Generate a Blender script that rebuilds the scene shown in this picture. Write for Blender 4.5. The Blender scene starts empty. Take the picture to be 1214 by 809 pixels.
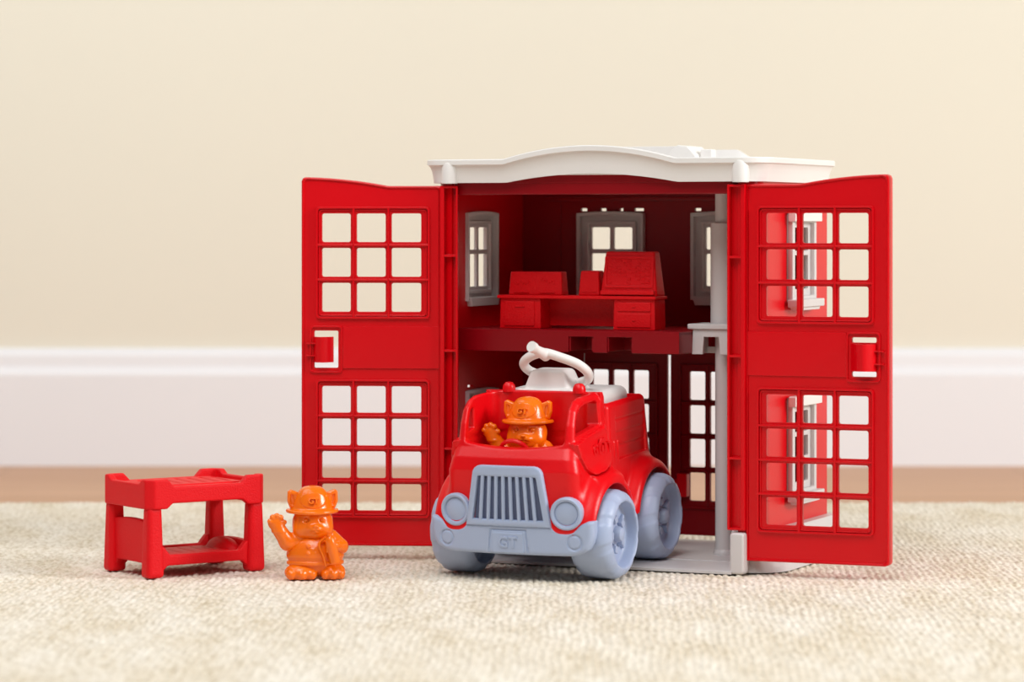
import bpy, bmesh, math, random
import numpy as np
from mathutils import Vector, Matrix
random.seed(4); rng = np.random.default_rng(4)
S = 0.01                     # everything below is written in centimetres
sc = bpy.context.scene
C = bpy.data.collections.new('toy_scene'); sc.collection.children.link(C)
PI = math.pi

# ------------------------------------------------------------------ materials
def lin(r, g, b):
    f = lambda c: c/12.92 if c <= .04045 else ((c+.055)/1.055)**2.4
    return (f(r/255), f(g/255), f(b/255), 1)
def mat(name, col, rough=.35, spec=.5, bump=0, bscale=60, bdet=3, sss=0, coat=0, var=0, vscale=8):
    m = bpy.data.materials.new(name); m.use_nodes = True
    nt = m.node_tree; b = nt.nodes['Principled BSDF']
    b.inputs['Base Color'].default_value = col
    b.inputs['Roughness'].default_value = rough
    b.inputs['Specular IOR Level'].default_value = spec
    b.inputs['Coat Weight'].default_value = coat
    if sss:
        b.inputs['Subsurface Weight'].default_value = sss
        b.inputs['Subsurface Radius'].default_value = (1, .4, .2)
        b.inputs['Subsurface Scale'].default_value = .003
    tc = nt.nodes.new('ShaderNodeTexCoord')
    n = nt.nodes.new('ShaderNodeTexNoise'); n.inputs['Scale'].default_value = bscale; n.inputs['Detail'].default_value = bdet
    nt.links.new(tc.outputs['Object'], n.inputs['Vector'])
    if bump:
        bp = nt.nodes.new('ShaderNodeBump'); bp.inputs['Strength'].default_value = bump; bp.inputs['Distance'].default_value = .0006
        nt.links.new(n.outputs['Fac'], bp.inputs['Height']); nt.links.new(bp.outputs['Normal'], b.inputs['Normal'])
    if var:
        n2 = nt.nodes.new('ShaderNodeTexNoise'); n2.inputs['Scale'].default_value = vscale; n2.inputs['Detail'].default_value = 4
        nt.links.new(tc.outputs['Object'], n2.inputs['Vector'])
        mx = nt.nodes.new('ShaderNodeMix'); mx.data_type = 'RGBA'
        mx.inputs['A'].default_value = tuple(c*(1-var) for c in col[:3])+(1,)
        mx.inputs['B'].default_value = tuple(min(1, c*(1+var)) for c in col[:3])+(1,)
        nt.links.new(n2.outputs['Fac'], mx.inputs['Factor']); nt.links.new(mx.outputs['Result'], b.inputs['Base Color'])
    return m
M = dict(
    red=mat('red_plastic', lin(212, 0, 16), .3, .3, bump=.12, bscale=500),
    red_shaded=mat('shaded_red_plastic', lin(140, 0, 14), .34, .3, bump=.12, bscale=500),  # station red again, with the shade of interior and header put into the colour
    redb=mat('red_grainy_plastic', lin(224, 6, 20), .5, .25, bump=.7, bscale=900, bdet=5),
    redd=mat('red_desk_plastic', lin(220, 0, 14), .42, .3, bump=.6, bscale=700, bdet=4),
    redt=mat('red_truck_plastic', lin(222, 4, 16), .33, .35, bump=.15, bscale=600),
    white=mat('white_plastic', lin(232, 229, 226), .34, .4, bump=.1, bscale=400),
    grey=mat('warm_grey_plastic', lin(210, 206, 205), .38, .4, bump=.1, bscale=400),
    blue=mat('blue_grey_plastic', lin(166, 180, 208), .38, .4, bump=.15, bscale=500),
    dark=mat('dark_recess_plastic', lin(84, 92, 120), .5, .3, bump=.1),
    orange=mat('orange_plastic', lin(245, 116, 8), .22, .55, bump=.25, bscale=350, sss=.15),
    wall=mat('cream_wall_paint', lin(231, 226, 210), .75, .2, bump=.1, bscale=30, var=.02, vscale=2),
    trim=mat('white_trim_paint', lin(236, 236, 238), .45, .3, bump=.05, bscale=20, var=.01),
)
def wood_mat():
    m = bpy.data.materials.new('wood_floor_boards'); m.use_nodes = True; nt = m.node_tree; b = nt.nodes['Principled BSDF']
    tc = nt.nodes.new('ShaderNodeTexCoord'); mp = nt.nodes.new('ShaderNodeMapping'); mp.inputs['Scale'].default_value = (1.5, 14, 1)
    n = nt.nodes.new('ShaderNodeTexNoise'); n.inputs['Scale'].default_value = 4; n.inputs['Detail'].default_value = 6
    br = nt.nodes.new('ShaderNodeTexBrick'); br.inputs['Scale'].default_value = 1
    br.inputs['Brick Width'].default_value = 1.1; br.inputs['Row Height'].default_value = .085; br.inputs['Mortar Size'].default_value = .0012
    br.inputs['Color1'].default_value = lin(204, 158, 122); br.inputs['Color2'].default_value = lin(186, 136, 98); br.inputs['Mortar'].default_value = lin(140, 95, 65)
    cr = nt.nodes.new('ShaderNodeValToRGB'); cr.color_ramp.elements[0].color = lin(172, 122, 86); cr.color_ramp.elements[1].color = lin(214, 170, 134)
    mx = nt.nodes.new('ShaderNodeMix'); mx.data_type = 'RGBA'; mx.inputs['Factor'].default_value = .5
    nt.links.new(tc.outputs['Object'], mp.inputs['Vector']); nt.links.new(mp.outputs['Vector'], n.inputs['Vector'])
    nt.links.new(tc.outputs['Object'], br.inputs['Vector']); nt.links.new(n.outputs['Fac'], cr.inputs['Fac'])
    nt.links.new(cr.outputs['Color'], mx.inputs['A']); nt.links.new(br.outputs['Color'], mx.inputs['B'])
    nt.links.new(mx.outputs['Result'], b.inputs['Base Color']); b.inputs['Roughness'].default_value = .45
    return m
M['wood'] = wood_mat()
def rug_mat():
    m = bpy.data.materials.new('woven_cream_wool'); m.use_nodes = True; nt = m.node_tree; b = nt.nodes['Principled BSDF']
    tc = nt.nodes.new('ShaderNodeTexCoord')
    mp = nt.nodes.new('ShaderNodeMapping'); mp.inputs['Rotation'].default_value = (0, 0, -.03)
    nt.links.new(tc.outputs['Object'], mp.inputs['Vector'])
    n1 = nt.nodes.new('ShaderNodeTexNoise'); n1.inputs['Scale'].default_value = 260; n1.inputs['Detail'].default_value = 3
    n2 = nt.nodes.new('ShaderNodeTexNoise'); n2.inputs['Scale'].default_value = 22; n2.inputs['Detail'].default_value = 5
    mp2 = nt.nodes.new('ShaderNodeMapping'); mp2.inputs['Scale'].default_value = (1, .4, 1)
    nt.links.new(mp.outputs['Vector'], mp2.inputs['Vector']); nt.links.new(mp2.outputs['Vector'], n1.inputs['Vector']); nt.links.new(mp2.outputs['Vector'], n2.inputs['Vector'])
    cr = nt.nodes.new('ShaderNodeValToRGB'); e = cr.color_ramp.elements
    e[0].position = .32; e[0].color = lin(184, 168, 140); e[1].position = .6; e[1].color = lin(244, 237, 224)
    cr2 = nt.nodes.new('ShaderNodeValToRGB'); e = cr2.color_ramp.elements
    e[0].position = .34; e[0].color = lin(214, 200, 174); e[1].position = .66; e[1].color = lin(238, 232, 220)
    mx = nt.nodes.new('ShaderNodeMix'); mx.data_type = 'RGBA'; mx.inputs['Factor'].default_value = .5
    nt.links.new(n1.outputs['Fac'], cr.inputs['Fac']); nt.links.new(n2.outputs['Fac'], cr2.inputs['Fac'])
    nt.links.new(cr.outputs['Color'], mx.inputs['A']); nt.links.new(cr2.outputs['Color'], mx.inputs['B'])
    nt.links.new(mx.outputs['Result'], b.inputs['Base Color']); b.inputs['Roughness'].default_value = .95
    b.inputs['Specular IOR Level'].default_value = .1
    n3 = nt.nodes.new('ShaderNodeTexNoise'); n3.inputs['Scale'].default_value = 900; n3.inputs['Detail'].default_value = 4
    nt.links.new(tc.outputs['Object'], n3.inputs['Vector'])
    bp = nt.nodes.new('ShaderNodeBump'); bp.inputs['Strength'].default_value = .8; bp.inputs['Distance'].default_value = .0008
    nt.links.new(n3.outputs['Fac'], bp.inputs['Height']); nt.links.new(bp.outputs['Normal'], b.inputs['Normal'])
    return m
M['rug'] = rug_mat()

# ------------------------------------------------------------------ object helpers
def thing(name, label, cat, loc, rz=0, rx=0, group=None):
    o = bpy.data.objects.new(name, None); C.objects.link(o)
    o.empty_display_size = .02
    o.location = Vector(loc)*S; o.rotation_euler = (rx, 0, rz)
    o['label'] = label; o['category'] = cat
    if group: o['group'] = group
    return o
def finish(name, me, m, parent=None, smooth=35, label=None):
    """me is in centimetres; scale it and link it as one object"""
    me.transform(Matrix.Scale(S, 4))
    me.materials.clear(); me.materials.append(m)
    if smooth is not None and len(me.polygons):
        me.polygons.foreach_set('use_smooth', [True]*len(me.polygons))
        if smooth < 180:
            me.set_sharp_from_angle(angle=math.radians(smooth))
    me.update()
    o = bpy.data.objects.new(name, me); C.objects.link(o)
    if parent: o.parent = parent
    if label: o['label'] = label
    return o
class MB:
    """collects shapes (centimetres) into one mesh"""
    def __init__(s): s.bm = bmesh.new()
    def add_me(s, me, mtx=None):
        if mtx is not None: me.transform(mtx)
        s.bm.from_mesh(me); bpy.data.meshes.remove(me); return s
    def box(s, c, size, r=.1, seg=2, rot=None, taper=None):
        b = bmesh.new(); bmesh.ops.create_cube(b, size=1)
        for v in b.verts:
            v.co = Vector((v.co.x*size[0], v.co.y*size[1], v.co.z*size[2]))
            if taper and v.co.z > 0: v.co.x *= taper[0]; v.co.y *= taper[1]
        if r > 0:
            bmesh.ops.bevel(b, geom=b.edges[:], offset=min(r, min(size)*.49), segments=seg, profile=.6, affect='EDGES')
        mt = Matrix.Translation(c)
        if rot is not None: mt = mt @ rot
        bmesh.ops.transform(b, matrix=mt, verts=b.verts)
        me = bpy.data.meshes.new('t'); b.to_mesh(me); b.free(); return s.add_me(me)
    def lathe(s, c, prof, n=32, rot=None, closed=True):
        """prof: (radius, z) pairs"""
        b = bmesh.new(); rings = []
        for r, z in prof:
            if r < 1e-6: rings.append([b.verts.new((0, 0, z))])
            else: rings.append([b.verts.new((r*math.cos(2*PI*i/n), r*math.sin(2*PI*i/n), z)) for i in range(n)])
        for a, d in zip(rings[:-1], rings[1:]):
            for i in range(n):
                j = (i+1) % n
                if len(a) == 1 and len(d) == 1: continue
                if len(a) == 1: b.faces.new((a[0], d[j], d[i]))
                elif len(d) == 1: b.faces.new((a[i], a[j], d[0]))
                else: b.faces.new((a[i], a[j], d[j], d[i]))
        for ring, flip in ((rings[0], True), (rings[-1], False)):
            if len(ring) > 1: b.faces.new(ring[::-1] if flip else ring)
        bmesh.ops.recalc_face_normals(b, faces=b.faces)
        mt = Matrix.Translation(c)
        if rot is not None: mt = mt @ rot
        bmesh.ops.transform(b, matrix=mt, verts=b.verts)
        me = bpy.data.meshes.new('t'); b.to_mesh(me); b.free(); return s.add_me(me)
    def tube(s, pts, r, n=14, sub=8, cap=True):
        """smooth tube through points (Catmull-Rom); r number or list"""
        P = [Vector(p) for p in pts]; R = r if isinstance(r, (list, tuple)) else [r]*len(P)
        Q = []; QR = []
        if sub > 1 and len(P) > 2:
            for i in range(len(P)-1):
                p0 = P[max(i-1, 0)]; p1 = P[i]; p2 = P[i+1]; p3 = P[min(i+2, len(P)-1)]
                for k in range(sub):
                    t = k/sub
                    Q.append(.5*((2*p1)+(p2-p0)*t+(2*p0-5*p1+4*p2-p3)*t*t+(3*p1-p0-3*p2+p3)*t**3)); QR.append(R[i]*(1-t)+R[i+1]*t)
            Q.append(P[-1]); QR.append(R[-1])
        else: Q, QR = P, R
        b = bmesh.new(); rings = []; up = None
        for i, q in enumerate(Q):
            d = (Q[min(i+1, len(Q)-1)]-Q[max(i-1, 0)]).normalized()
            if up is None:
                up = Vector((0, 0, 1)) if abs(d.z) < .9 else Vector((1, 0, 0))
            x = d.cross(up).normalized(); up = x.cross(d).normalized()
            rings.append([b.verts.new(q+QR[i]*(x*math.cos(2*PI*k/n)+up*math.sin(2*PI*k/n))) for k in range(n)])
        for a, d in zip(rings[:-1], rings[1:]):
            for i in range(n): b.faces.new((a[i], a[(i+1) % n], d[(i+1) % n], d[i]))
        if cap: b.faces.new(rings[0][::-1]); b.faces.new(rings[-1])
        bmesh.ops.recalc_face_normals(b, faces=b.faces)
        me = bpy.data.meshes.new('t'); b.to_mesh(me); b.free(); return s.add_me(me)
    def plate(s, outline, holes, th, bev=.06, mtx=None):
        s.add_me(plate_mesh(outline, holes, th, bev), mtx); return s
    def sphere(s, c, r, sc_=(1, 1, 1), n=16):
        b = bmesh.new(); bmesh.ops.create_uvsphere(b, u_segments=n, v_segments=max(6, n//2), radius=r)
        bmesh.ops.transform(b, matrix=Matrix.Translation(c) @ Matrix.Diagonal((*sc_, 1)), verts=b.verts)
        me = bpy.data.meshes.new('t'); b.to_mesh(me); b.free(); return s.add_me(me)
    def build(s, name, m, parent=None, smooth=35, label=None):
        me = bpy.data.meshes.new(name); s.bm.to_mesh(me); s.bm.free()
        o = finish(name, me, m, parent, smooth, label)
        if smooth: w_ = o.modifiers.new('weighted', 'WEIGHTED_NORMAL'); w_.keep_sharp = True; w_.weight = 80
        return o
def rrect(x0, y0, x1, y1, r=.12, n=3):
    r = min(r, (x1-x0)*.49, (y1-y0)*.49); out = []
    for cx, cy, a in ((x1-r, y1-r, 0), (x0+r, y1-r, 90), (x0+r, y0+r, 180), (x1-r, y0+r, 270)):
        for k in range(n+1):
            t = math.radians(a+90*k/n); out.append((cx+r*math.cos(t), cy+r*math.sin(t)))
    return out
def plate_mesh(outline, holes, th, bev):
    """flat plate in XY with holes; thickness along Z, centred; rounded edges"""
    cu = bpy.data.curves.new('t', 'CURVE'); cu.dimensions = '2D'; cu.fill_mode = 'BOTH'
    for pts in [outline]+list(holes):
        sp = cu.splines.new('POLY'); sp.points.add(len(pts)-1); sp.use_cyclic_u = True
        for p, q in zip(sp.points, pts): p.co = (q[0], q[1], 0, 1)
    cu.extrude = th/2-bev; cu.bevel_depth = bev; cu.bevel_resolution = 1; cu.offset = -bev
    o = bpy.data.objects.new('t', cu); C.objects.link(o)
    dg = bpy.context.evaluated_depsgraph_get(); me = bpy.data.meshes.new_from_object(o.evaluated_get(dg))
    bpy.data.objects.remove(o); bpy.data.curves.remove(cu)
    b = bmesh.new(); b.from_mesh(me); bmesh.ops.remove_doubles(b, verts=b.verts, dist=1e-4); b.to_mesh(me); b.free()
    return me
def text_mesh(txt, size, depth, bold=.0):
    cu = bpy.data.curves.new('t', 'FONT'); cu.body = txt; cu.size = size; cu.extrude = depth; cu.offset = bold
    cu.align_x = 'CENTER'; cu.align_y = 'CENTER'; cu.bevel_depth = .012; cu.resolution_u = 3
    o = bpy.data.objects.new('t', cu); C.objects.link(o)
    dg = bpy.context.evaluated_depsgraph_get(); me = bpy.data.meshes.new_from_object(o.evaluated_get(dg))
    bpy.data.objects.remove(o); bpy.data.curves.remove(cu)
    return me
# plate XY plane -> local XZ plane (thickness along Y)
XZ = Matrix(((1, 0, 0, 0), (0, 0, -1, 0), (0, 1, 0, 0), (0, 0, 0, 1)))
# plate x -> local Y, plate y -> local Z, thickness along X
YZ = Matrix(((0, 0, 1, 0), (1, 0, 0, 0), (0, 1, 0, 0), (0, 0, 0, 1)))
T = Matrix.Translation
def Rz(a): return Matrix.Rotation(a, 4, 'Z')
def Rx(a): return Matrix.Rotation(a, 4, 'X')
def Ry(a): return Matrix.Rotation(a, 4, 'Y')

# ------------------------------------------------------------------ distance-field modelling (surface nets)
def nets(f, lo, hi, h):
    ax = [np.arange(lo[i], hi[i]+h, h) for i in range(3)]
    X, Y, Z = np.meshgrid(*ax, indexing='ij')
    F = f(X, Y, Z).astype(np.float32)
    F[0], F[-1], F[:, 0], F[:, -1], F[:, :, 0], F[:, :, -1] = [np.maximum(a, h*.3) for a in (F[0], F[-1], F[:, 0], F[:, -1], F[:, :, 0], F[:, :, -1])]
    nx, ny, nz = F.shape; ins = F < 0
    acc = np.zeros((nx-1, ny-1, nz-1, 3), np.float32); cnt = np.zeros((nx-1, ny-1, nz-1), np.int16)
    cor = [(i, j, k) for i in (0, 1) for j in (0, 1) for k in (0, 1)]
    sl = lambda c: (slice(c[0], nx-1+c[0]), slice(c[1], ny-1+c[1]), slice(c[2], nz-1+c[2]))
    for a in cor:
        for d in range(3):
            if a[d]: continue
            b = list(a); b[d] = 1; b = tuple(b)
            fa, fb = F[sl(a)], F[sl(b)]; cr = ins[sl(a)] != ins[sl(b)]
            t = np.where(cr, fa/np.where(fa-fb == 0, 1, fa-fb), 0)
            for q in range(3): acc[..., q] += np.where(cr, a[q]+(t if q == d else 0), 0)
            cnt += cr
    act = cnt > 0; idx = -np.ones(act.shape, np.int64); ii = np.argwhere(act); idx[act] = np.arange(len(ii))
    V = (ii+acc[act]/cnt[act][:, None])*h+np.array([ax[0][0], ax[1][0], ax[2][0]])
    quads = []
    for d in range(3):
        e1, e2 = [(1, 2), (2, 0), (0, 1)][d]
        s0 = [slice(1, -1)]*3; s0[d] = slice(0, -1); s1 = [slice(1, -1)]*3; s1[d] = slice(1, None)
        A, B = ins[tuple(s0)], ins[tuple(s1)]
        for flip, mask in ((False, A & ~B), (True, ~A & B)):
            q = np.argwhere(mask)
            if not len(q): continue
            o = q.copy(); o[:, [k for k in range(3) if k != d]] += 1
            def cell(a, b):
                c = o.copy(); c[:, e1] -= a; c[:, e2] -= b; return idx[c[:, 0], c[:, 1], c[:, 2]]
            Q = np.stack([cell(1, 1), cell(0, 1), cell(0, 0), cell(1, 0)], 1)
            quads.append(Q[:, ::-1] if flip else Q)
    Q = np.concatenate(quads)
    me = bpy.data.meshes.new('n'); me.vertices.add(len(V)); me.vertices.foreach_set('co', V.astype(np.float32).ravel())
    me.loops.add(Q.size); me.loops.foreach_set('vertex_index', Q.ravel().astype(np.int32))
    me.polygons.add(len(Q)); me.polygons.foreach_set('loop_start', np.arange(0, Q.size, 4, dtype=np.int32))
    me.polygons.foreach_set('loop_total', np.full(len(Q), 4, np.int32)); me.update(calc_edges=True); me.validate()
    return me
mx, mn, ab, sq = np.maximum, np.minimum, np.abs, np.sqrt
def smin(a, b, k): h = np.clip(.5+.5*(b-a)/k, 0, 1); return b*(1-h)+a*h-k*h*(1-h)
def smax(a, b, k): return -smin(-a, -b, k)
def rbox(X, Y, Z, c, b, r):
    qx, qy, qz = ab(X-c[0])-b[0]+r, ab(Y-c[1])-b[1]+r, ab(Z-c[2])-b[2]+r
    return sq(mx(qx, 0)**2+mx(qy, 0)**2+mx(qz, 0)**2)+mn(mx(qx, mx(qy, qz)), 0)-r
def ell(X, Y, Z, c, r):
    k0 = sq(((X-c[0])/r[0])**2+((Y-c[1])/r[1])**2+((Z-c[2])/r[2])**2)
    return (k0-1)*min(r)
def caps(X, Y, Z, a, b, ra, rb=None):
    rb = ra if rb is None else rb
    d = [b[i]-a[i] for i in range(3)]; L = sum(q*q for q in d)
    t = np.clip(((X-a[0])*d[0]+(Y-a[1])*d[1]+(Z-a[2])*d[2])/L, 0, 1)
    return sq((X-a[0]-t*d[0])**2+(Y-a[1]-t*d[1])**2+(Z-a[2]-t*d[2])**2)-(ra+(rb-ra)*t)
def poly(U, V, pts):
    n = len(pts); d = np.full(U.shape, 1e9); s = np.ones(U.shape)
    for i in range(n):
        ax_, ay = pts[i]; bx, by = pts[i-1]
        ex, ey = bx-ax_, by-ay; wx, wy = U-ax_, V-ay
        t = np.clip((wx*ex+wy*ey)/(ex*ex+ey*ey), 0, 1)
        d = mn(d, (wx-ex*t)**2+(wy-ey*t)**2)
        c1 = V >= ay; c2 = V < by; c3 = ex*wy > ey*wx
        s = np.where((c1 & c2 & c3) | (~c1 & ~c2 & ~c3), -s, s)
    return s*sq(d)

# ================================================================== the room
def setting(o): o['kind'] = 'structure'; return o
b = MB(); b.box((0, 60, -1.3), (700, 260, 1.0), 0); o = setting(b.build('floor', M['wood'], smooth=None))
b = MB(); b.box((0, 100, 110), (700, 3, 260), 0); o = setting(b.build('wall_back', M['wall'], smooth=None))     # front face at y=98.5
# baseboard: profile in (y,z) swept along x
b = bmesh.new(); prof = [(98.6, -.8), (97.0, -.8), (97.0, 9.3), (97.25, 9.9), (97.5, 10.2), (97.6, 11.4), (97.95, 12.0), (98.6, 12.3)]
ra = [b.verts.new((-350, y, z)) for y, z in prof]; rb = [b.verts.new((350, y, z)) for y, z in prof]
for i in range(len(prof)):
    j = (i+1) % len(prof); b.faces.new((ra[i], ra[j], rb[j], rb[i]))
b.faces.new(ra[::-1]); b.faces.new(rb); bmesh.ops.recalc_face_normals(b, faces=b.faces)
me = bpy.data.meshes.new('b'); b.to_mesh(me); b.free(); setting(finish('baseboard_back', me, M['trim'], smooth=20))

# rug: knotted rows as real relief
def build_rug():
    xs = np.concatenate([np.arange(-170, -50, 5.), np.arange(-50, 50, .11), np.arange(50, 171, 5.)])
    ys = np.concatenate([np.arange(-200, -95, 5.), np.arange(-95, 5, .2), np.arange(5, 45.5, .4), [45.5]])
    X, Y = np.meshgrid(xs, ys, indexing='ij')
    a = .03; U = X*math.cos(a)-Y*math.sin(a); V = X*math.sin(a)+Y*math.cos(a)
    U = U+.10*np.sin(V*.45+.3*U)+.05*np.sin(V*1.7+U*1.1)
    row = np.floor(U/.5); rnd = rng.random((512, 512)); ri = row.astype(int) % 512
    ph = rnd[ri, 7]
    V2 = V+.5*rnd[ri, 9]
    iy = np.floor(V2/1.05+ph).astype(int) % 512
    knot = np.abs(np.sin(PI*(U/.5)))**.6*(.25+.75*np.abs(np.sin(PI*(V2/1.05+ph)))**.7)
    H = .2*knot*(.35+.65*rnd[ri, iy])+.03*rng.random(X.shape)
    Z = H-.18
    nx, ny = X.shape; n = nx*ny
    co = np.stack([X, Y, Z], -1).reshape(-1, 3)
    # border skirt
    border = [(i, 0) for i in range(nx)]+[(nx-1, j) for j in range(1, ny)]+[(i, ny-1) for i in range(nx-2, -1, -1)]+[(0, j) for j in range(ny-2, 0, -1)]
    sk = np.array([[X[i, j], Y[i, j], -.8] for i, j in border]); co = np.vstack([co, sk])
    I = np.arange(n).reshape(nx, ny)
    Q = np.stack([I[:-1, :-1], I[1:, :-1], I[1:, 1:], I[:-1, 1:]], -1).reshape(-1, 4)
    bi = np.array([I[i, j] for i, j in border]); k = len(bi); s = n+np.arange(k)
    Q = np.vstack([Q, np.stack([bi, s, np.roll(s, -1), np.roll(bi, -1)], -1)])
    me = bpy.data.meshes.new('rug'); me.vertices.add(len(co)); me.vertices.foreach_set('co', co.astype(np.float32).ravel())
    me.loops.add(Q.size); me.loops.foreach_set('vertex_index', Q.ravel().astype(np.int32))
    me.polygons.add(len(Q)); me.polygons.foreach_set('loop_start', np.arange(0, Q.size, 4, dtype=np.int32)); me.polygons.foreach_set('loop_total', np.full(len(Q), 4, np.int32))
    me.update(calc_edges=True)
    o = finish('rug', me, M['rug'], smooth=180)
    o['label'] = 'cream woven wool rug covering the wooden floor under all the toys'; o['category'] = 'rug'
build_rug()

# ================================================================== the fire station
W, D, MG = 24.0, 16.0, 1.33
TH = math.radians(24.2)
station = thing('toy_fire_station', 'large red toy fire station with white roof, both front doors swung open', 'toy fire station', (-4.77, -3.1, 0), -TH)
U0, U1 = -MG, W+MG

def perimeter(u0, u1, v0, v1, r, nf=60):
    """closed rounded rectangle, list of (u, v, nu, nv); starts at front left going right"""
    out = []
    for k in range(nf+1): out.append((u0+r+(u1-u0-2*r)*k/nf, v0, 0, -1))
    def arc(cx, cy, a0):
        for k in range(1, 9):
            a = math.radians(a0+90*k/8); out.append((cx+r*math.cos(a), cy+r*math.sin(a), math.cos(a), math.sin(a)))
    arc(u1-r, v0+r, -90); out.append((u1, v1-r, 1, 0)); arc(u1-r, v1-r, 0)
    for k in range(1, nf+1): out.append((u1-r-(u1-u0-2*r)*k/nf, v1, 0, 1))
    arc(u0+r, v1-r, 90); out.append((u0, v0+r, -1, 0)); arc(u0+r, v0+r, 180)
    return out[:-1]
def sweep(per, section, closed=True, zfun=None):
    b = bmesh.new(); rings = []
    for (u, v, nu, nv) in per:
        rings.append([b.verts.new((u+nu*d, v+nv*d, z+(zfun(u, v, k) if zfun else 0))) for k, (d, z) in enumerate(section)])
    n = len(rings); m = len(section)
    for i in range(n if closed else n-1):
        a, c = rings[i], rings[(i+1) % n]
        for k in range(m):
            l = (k+1) % m; b.faces.new((a[k], c[k], c[l], a[l]))
    if not closed: b.faces.new(rings[0]); b.faces.new(rings[-1][::-1])
    bmesh.ops.recalc_face_normals(b, faces=b.faces)
    me = bpy.data.meshes.new('s'); b.to_mesh(me); b.free(); return me

# ---- base
b = MB()
per = perimeter(U0, U1, 1.75, D+.8, 1.6)
nf = 61
path = per[nf-3:]+per[:3]
skirt = [(-.45, 0.02), (1.45, 0.02), (1.42, .5), (1.15, 1.2), (1.05, 2.5), (.95, 2.95), (.8, 3.12), (-.45, 3.12)]
# side and back skirt, cut open at the back doors by building two halves
def split(path):
    A, Bp = [], []
    for p in path:
        if p[3] > .99 and 4.4 < p[0] < 19.6: continue
        (A if p[0] > 12 else Bp).append(p)
    return A, Bp
for part in split(path): b.add_me(sweep(part, skirt, False))
me = bpy.data.meshes.new('f'); bb = bmesh.new()
fl = [(U0, 2.7), (U1, 2.7), (U1, D+.5), (U0, D+.5)]
b.box(((U0+U1)/2, (2.7+D+.5)/2, .32), (U1-U0, D-2.2, .5), .05)
# ramped threshold
bb = bmesh.new(); pr = [(-1.1, .02), (-1.1, .2), (-.8, .32), (.2, .36), (.5, .48), (2.4, .5), (2.72, .5), (2.72, .02)]
A = [bb.verts.new((.4, y, z)) for y, z in pr]; B_ = [bb.verts.new((W-.4, y, z)) for y, z in pr]
for i in range(len(pr)): j = (i+1) % len(pr); bb.faces.new((A[i], A[j], B_[j], B_[i]))
bb.faces.new(A[::-1]); bb.faces.new(B_); bmesh.ops.recalc_face_normals(bb, faces=bb.faces); bb.to_mesh(me); bb.free(); b.add_me(me)
b.box((W/2, D+1.1, .2), (15.4, 2.2, .36), .1)
for u in (0, W): b.box((u, -.35, 1.57), (1.15, 1.3, 3.1), .3, 3)
base = b.build('base', M['grey'], station)

# ---- walls
WZ0, WZ1 = 3.0, 29.6
TC = 8.87
def wall_arc(cx, cy, r, a0, th=.35):
    sec = [(0, WZ0), (0, WZ1), (-th, WZ1), (-th, WZ0)]
    pts = []
    for k in range(9):
        a = math.radians(a0+90*k/8); pts.append((cx+r*math.cos(a), cy+r*math.sin(a), math.cos(a), math.sin(a)))
    return sweep(pts, sec, False)
for side in (-1, 1):
    b = MB()
    ux = U0 if side < 0 else U1
    TC = 9.4 if side > 0 else 7.7
    holes = [rrect(TC-2.75, 20.1, TC+2.75, 27.0, .3), rrect(TC-2.75, 5.2, TC+2.75, 12.8, .3)]+([[(5.2, 13.1), (6.3, 13.1), (6.3, 13.3), (5.2, 13.3)]] if side < 0 else [])
    b.plate([(1.3, WZ0), (D+.3, WZ0), (D+.3, WZ1), (1.3, WZ1)], holes, .35, .02, T((ux-side*.175, 0, 0)) @ YZ)
    if side > 0: b.add_me(wall_arc(U1-1.5, 1.3, 1.5, -90)); b.add_me(wall_arc(U1-.5, D+.3, .5, 0))
    else: b.add_me(wall_arc(U0+1.5, 1.3, 1.5, 180)); b.add_me(wall_arc(U0+.5, D+.3, .5, 90))
    # corner blocks with gaps between them, lower storey
    for z in (4.2, 6.6, 9.0, 11.4, 13.8):
        b.box((ux+side*.02, 1.9, z), (.16, 1.3, 2.15), .07)
    b.box((ux+side*.05, D/2+.1, 15.6), (.35, D-2.4, .5), .1)
    b.build('side_wall', M['red'], station)
# back wall
b = MB()
holes = []
for cu_ in (7, 17):
    holes.append(rrect(cu_-2.75, 20.1, cu_+2.75, 27.0, .3))
    for a0, a1 in ((-2.75, -2.2), (-1.0, -.5), (.7, 1.0), (2.0, 2.8)):
        holes.append([(cu_+a0, 27.2), (cu_+a1, 27.2), (cu_+a1, 27.42), (cu_+a0, 27.42)][::1])
for h in (15.4,): pass
out = [(U0+.3, WZ0), (4.5, WZ0), (4.5, 15.5), (19.5, 15.5), (19.5, WZ0), (U1-.3, WZ0), (U1-.3, WZ1), (U0+.3, WZ1)]
b.plate(out, holes, .35, .02, T((0, D+.175, 0)) @ XZ)
for h in (2.4, W-2.4): b.box((h, D-.02, 22.9), (.18, .16, 10.5), .05)
b.box((W/2, D-.05, 28.2), (W-2, .25, .35), .08)
b.build('back_wall', M['red_shaded'], station)

# header under the roof and ceiling
b = MB()
b.box((W/2, .35, 29.15), (W-.6, .5, 1.35), .06)
b.box((W/2, .5, 28.5), (W-.5, .75, .16), .05)
zc = []
n = 40
ol = [(.2, 29.3)]+[(.2+(W-.4)*k/n, 29.3) for k in range(1, n)]+[(W-.2, 29.3)]
top = [(W-.2-(W-.4)*k/n, 29.6+.85*max(0, 1-((W-.2-(W-.4)*k/n-12)/7.0)**2)) for k in range(n+1)]
b.plate([(.2, 29.3), (W-.2, 29.3)]+top, [], .3, .02, T((0, .2, 0)) @ XZ)
b.build('door_header', M['red_shaded'], station)

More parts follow.
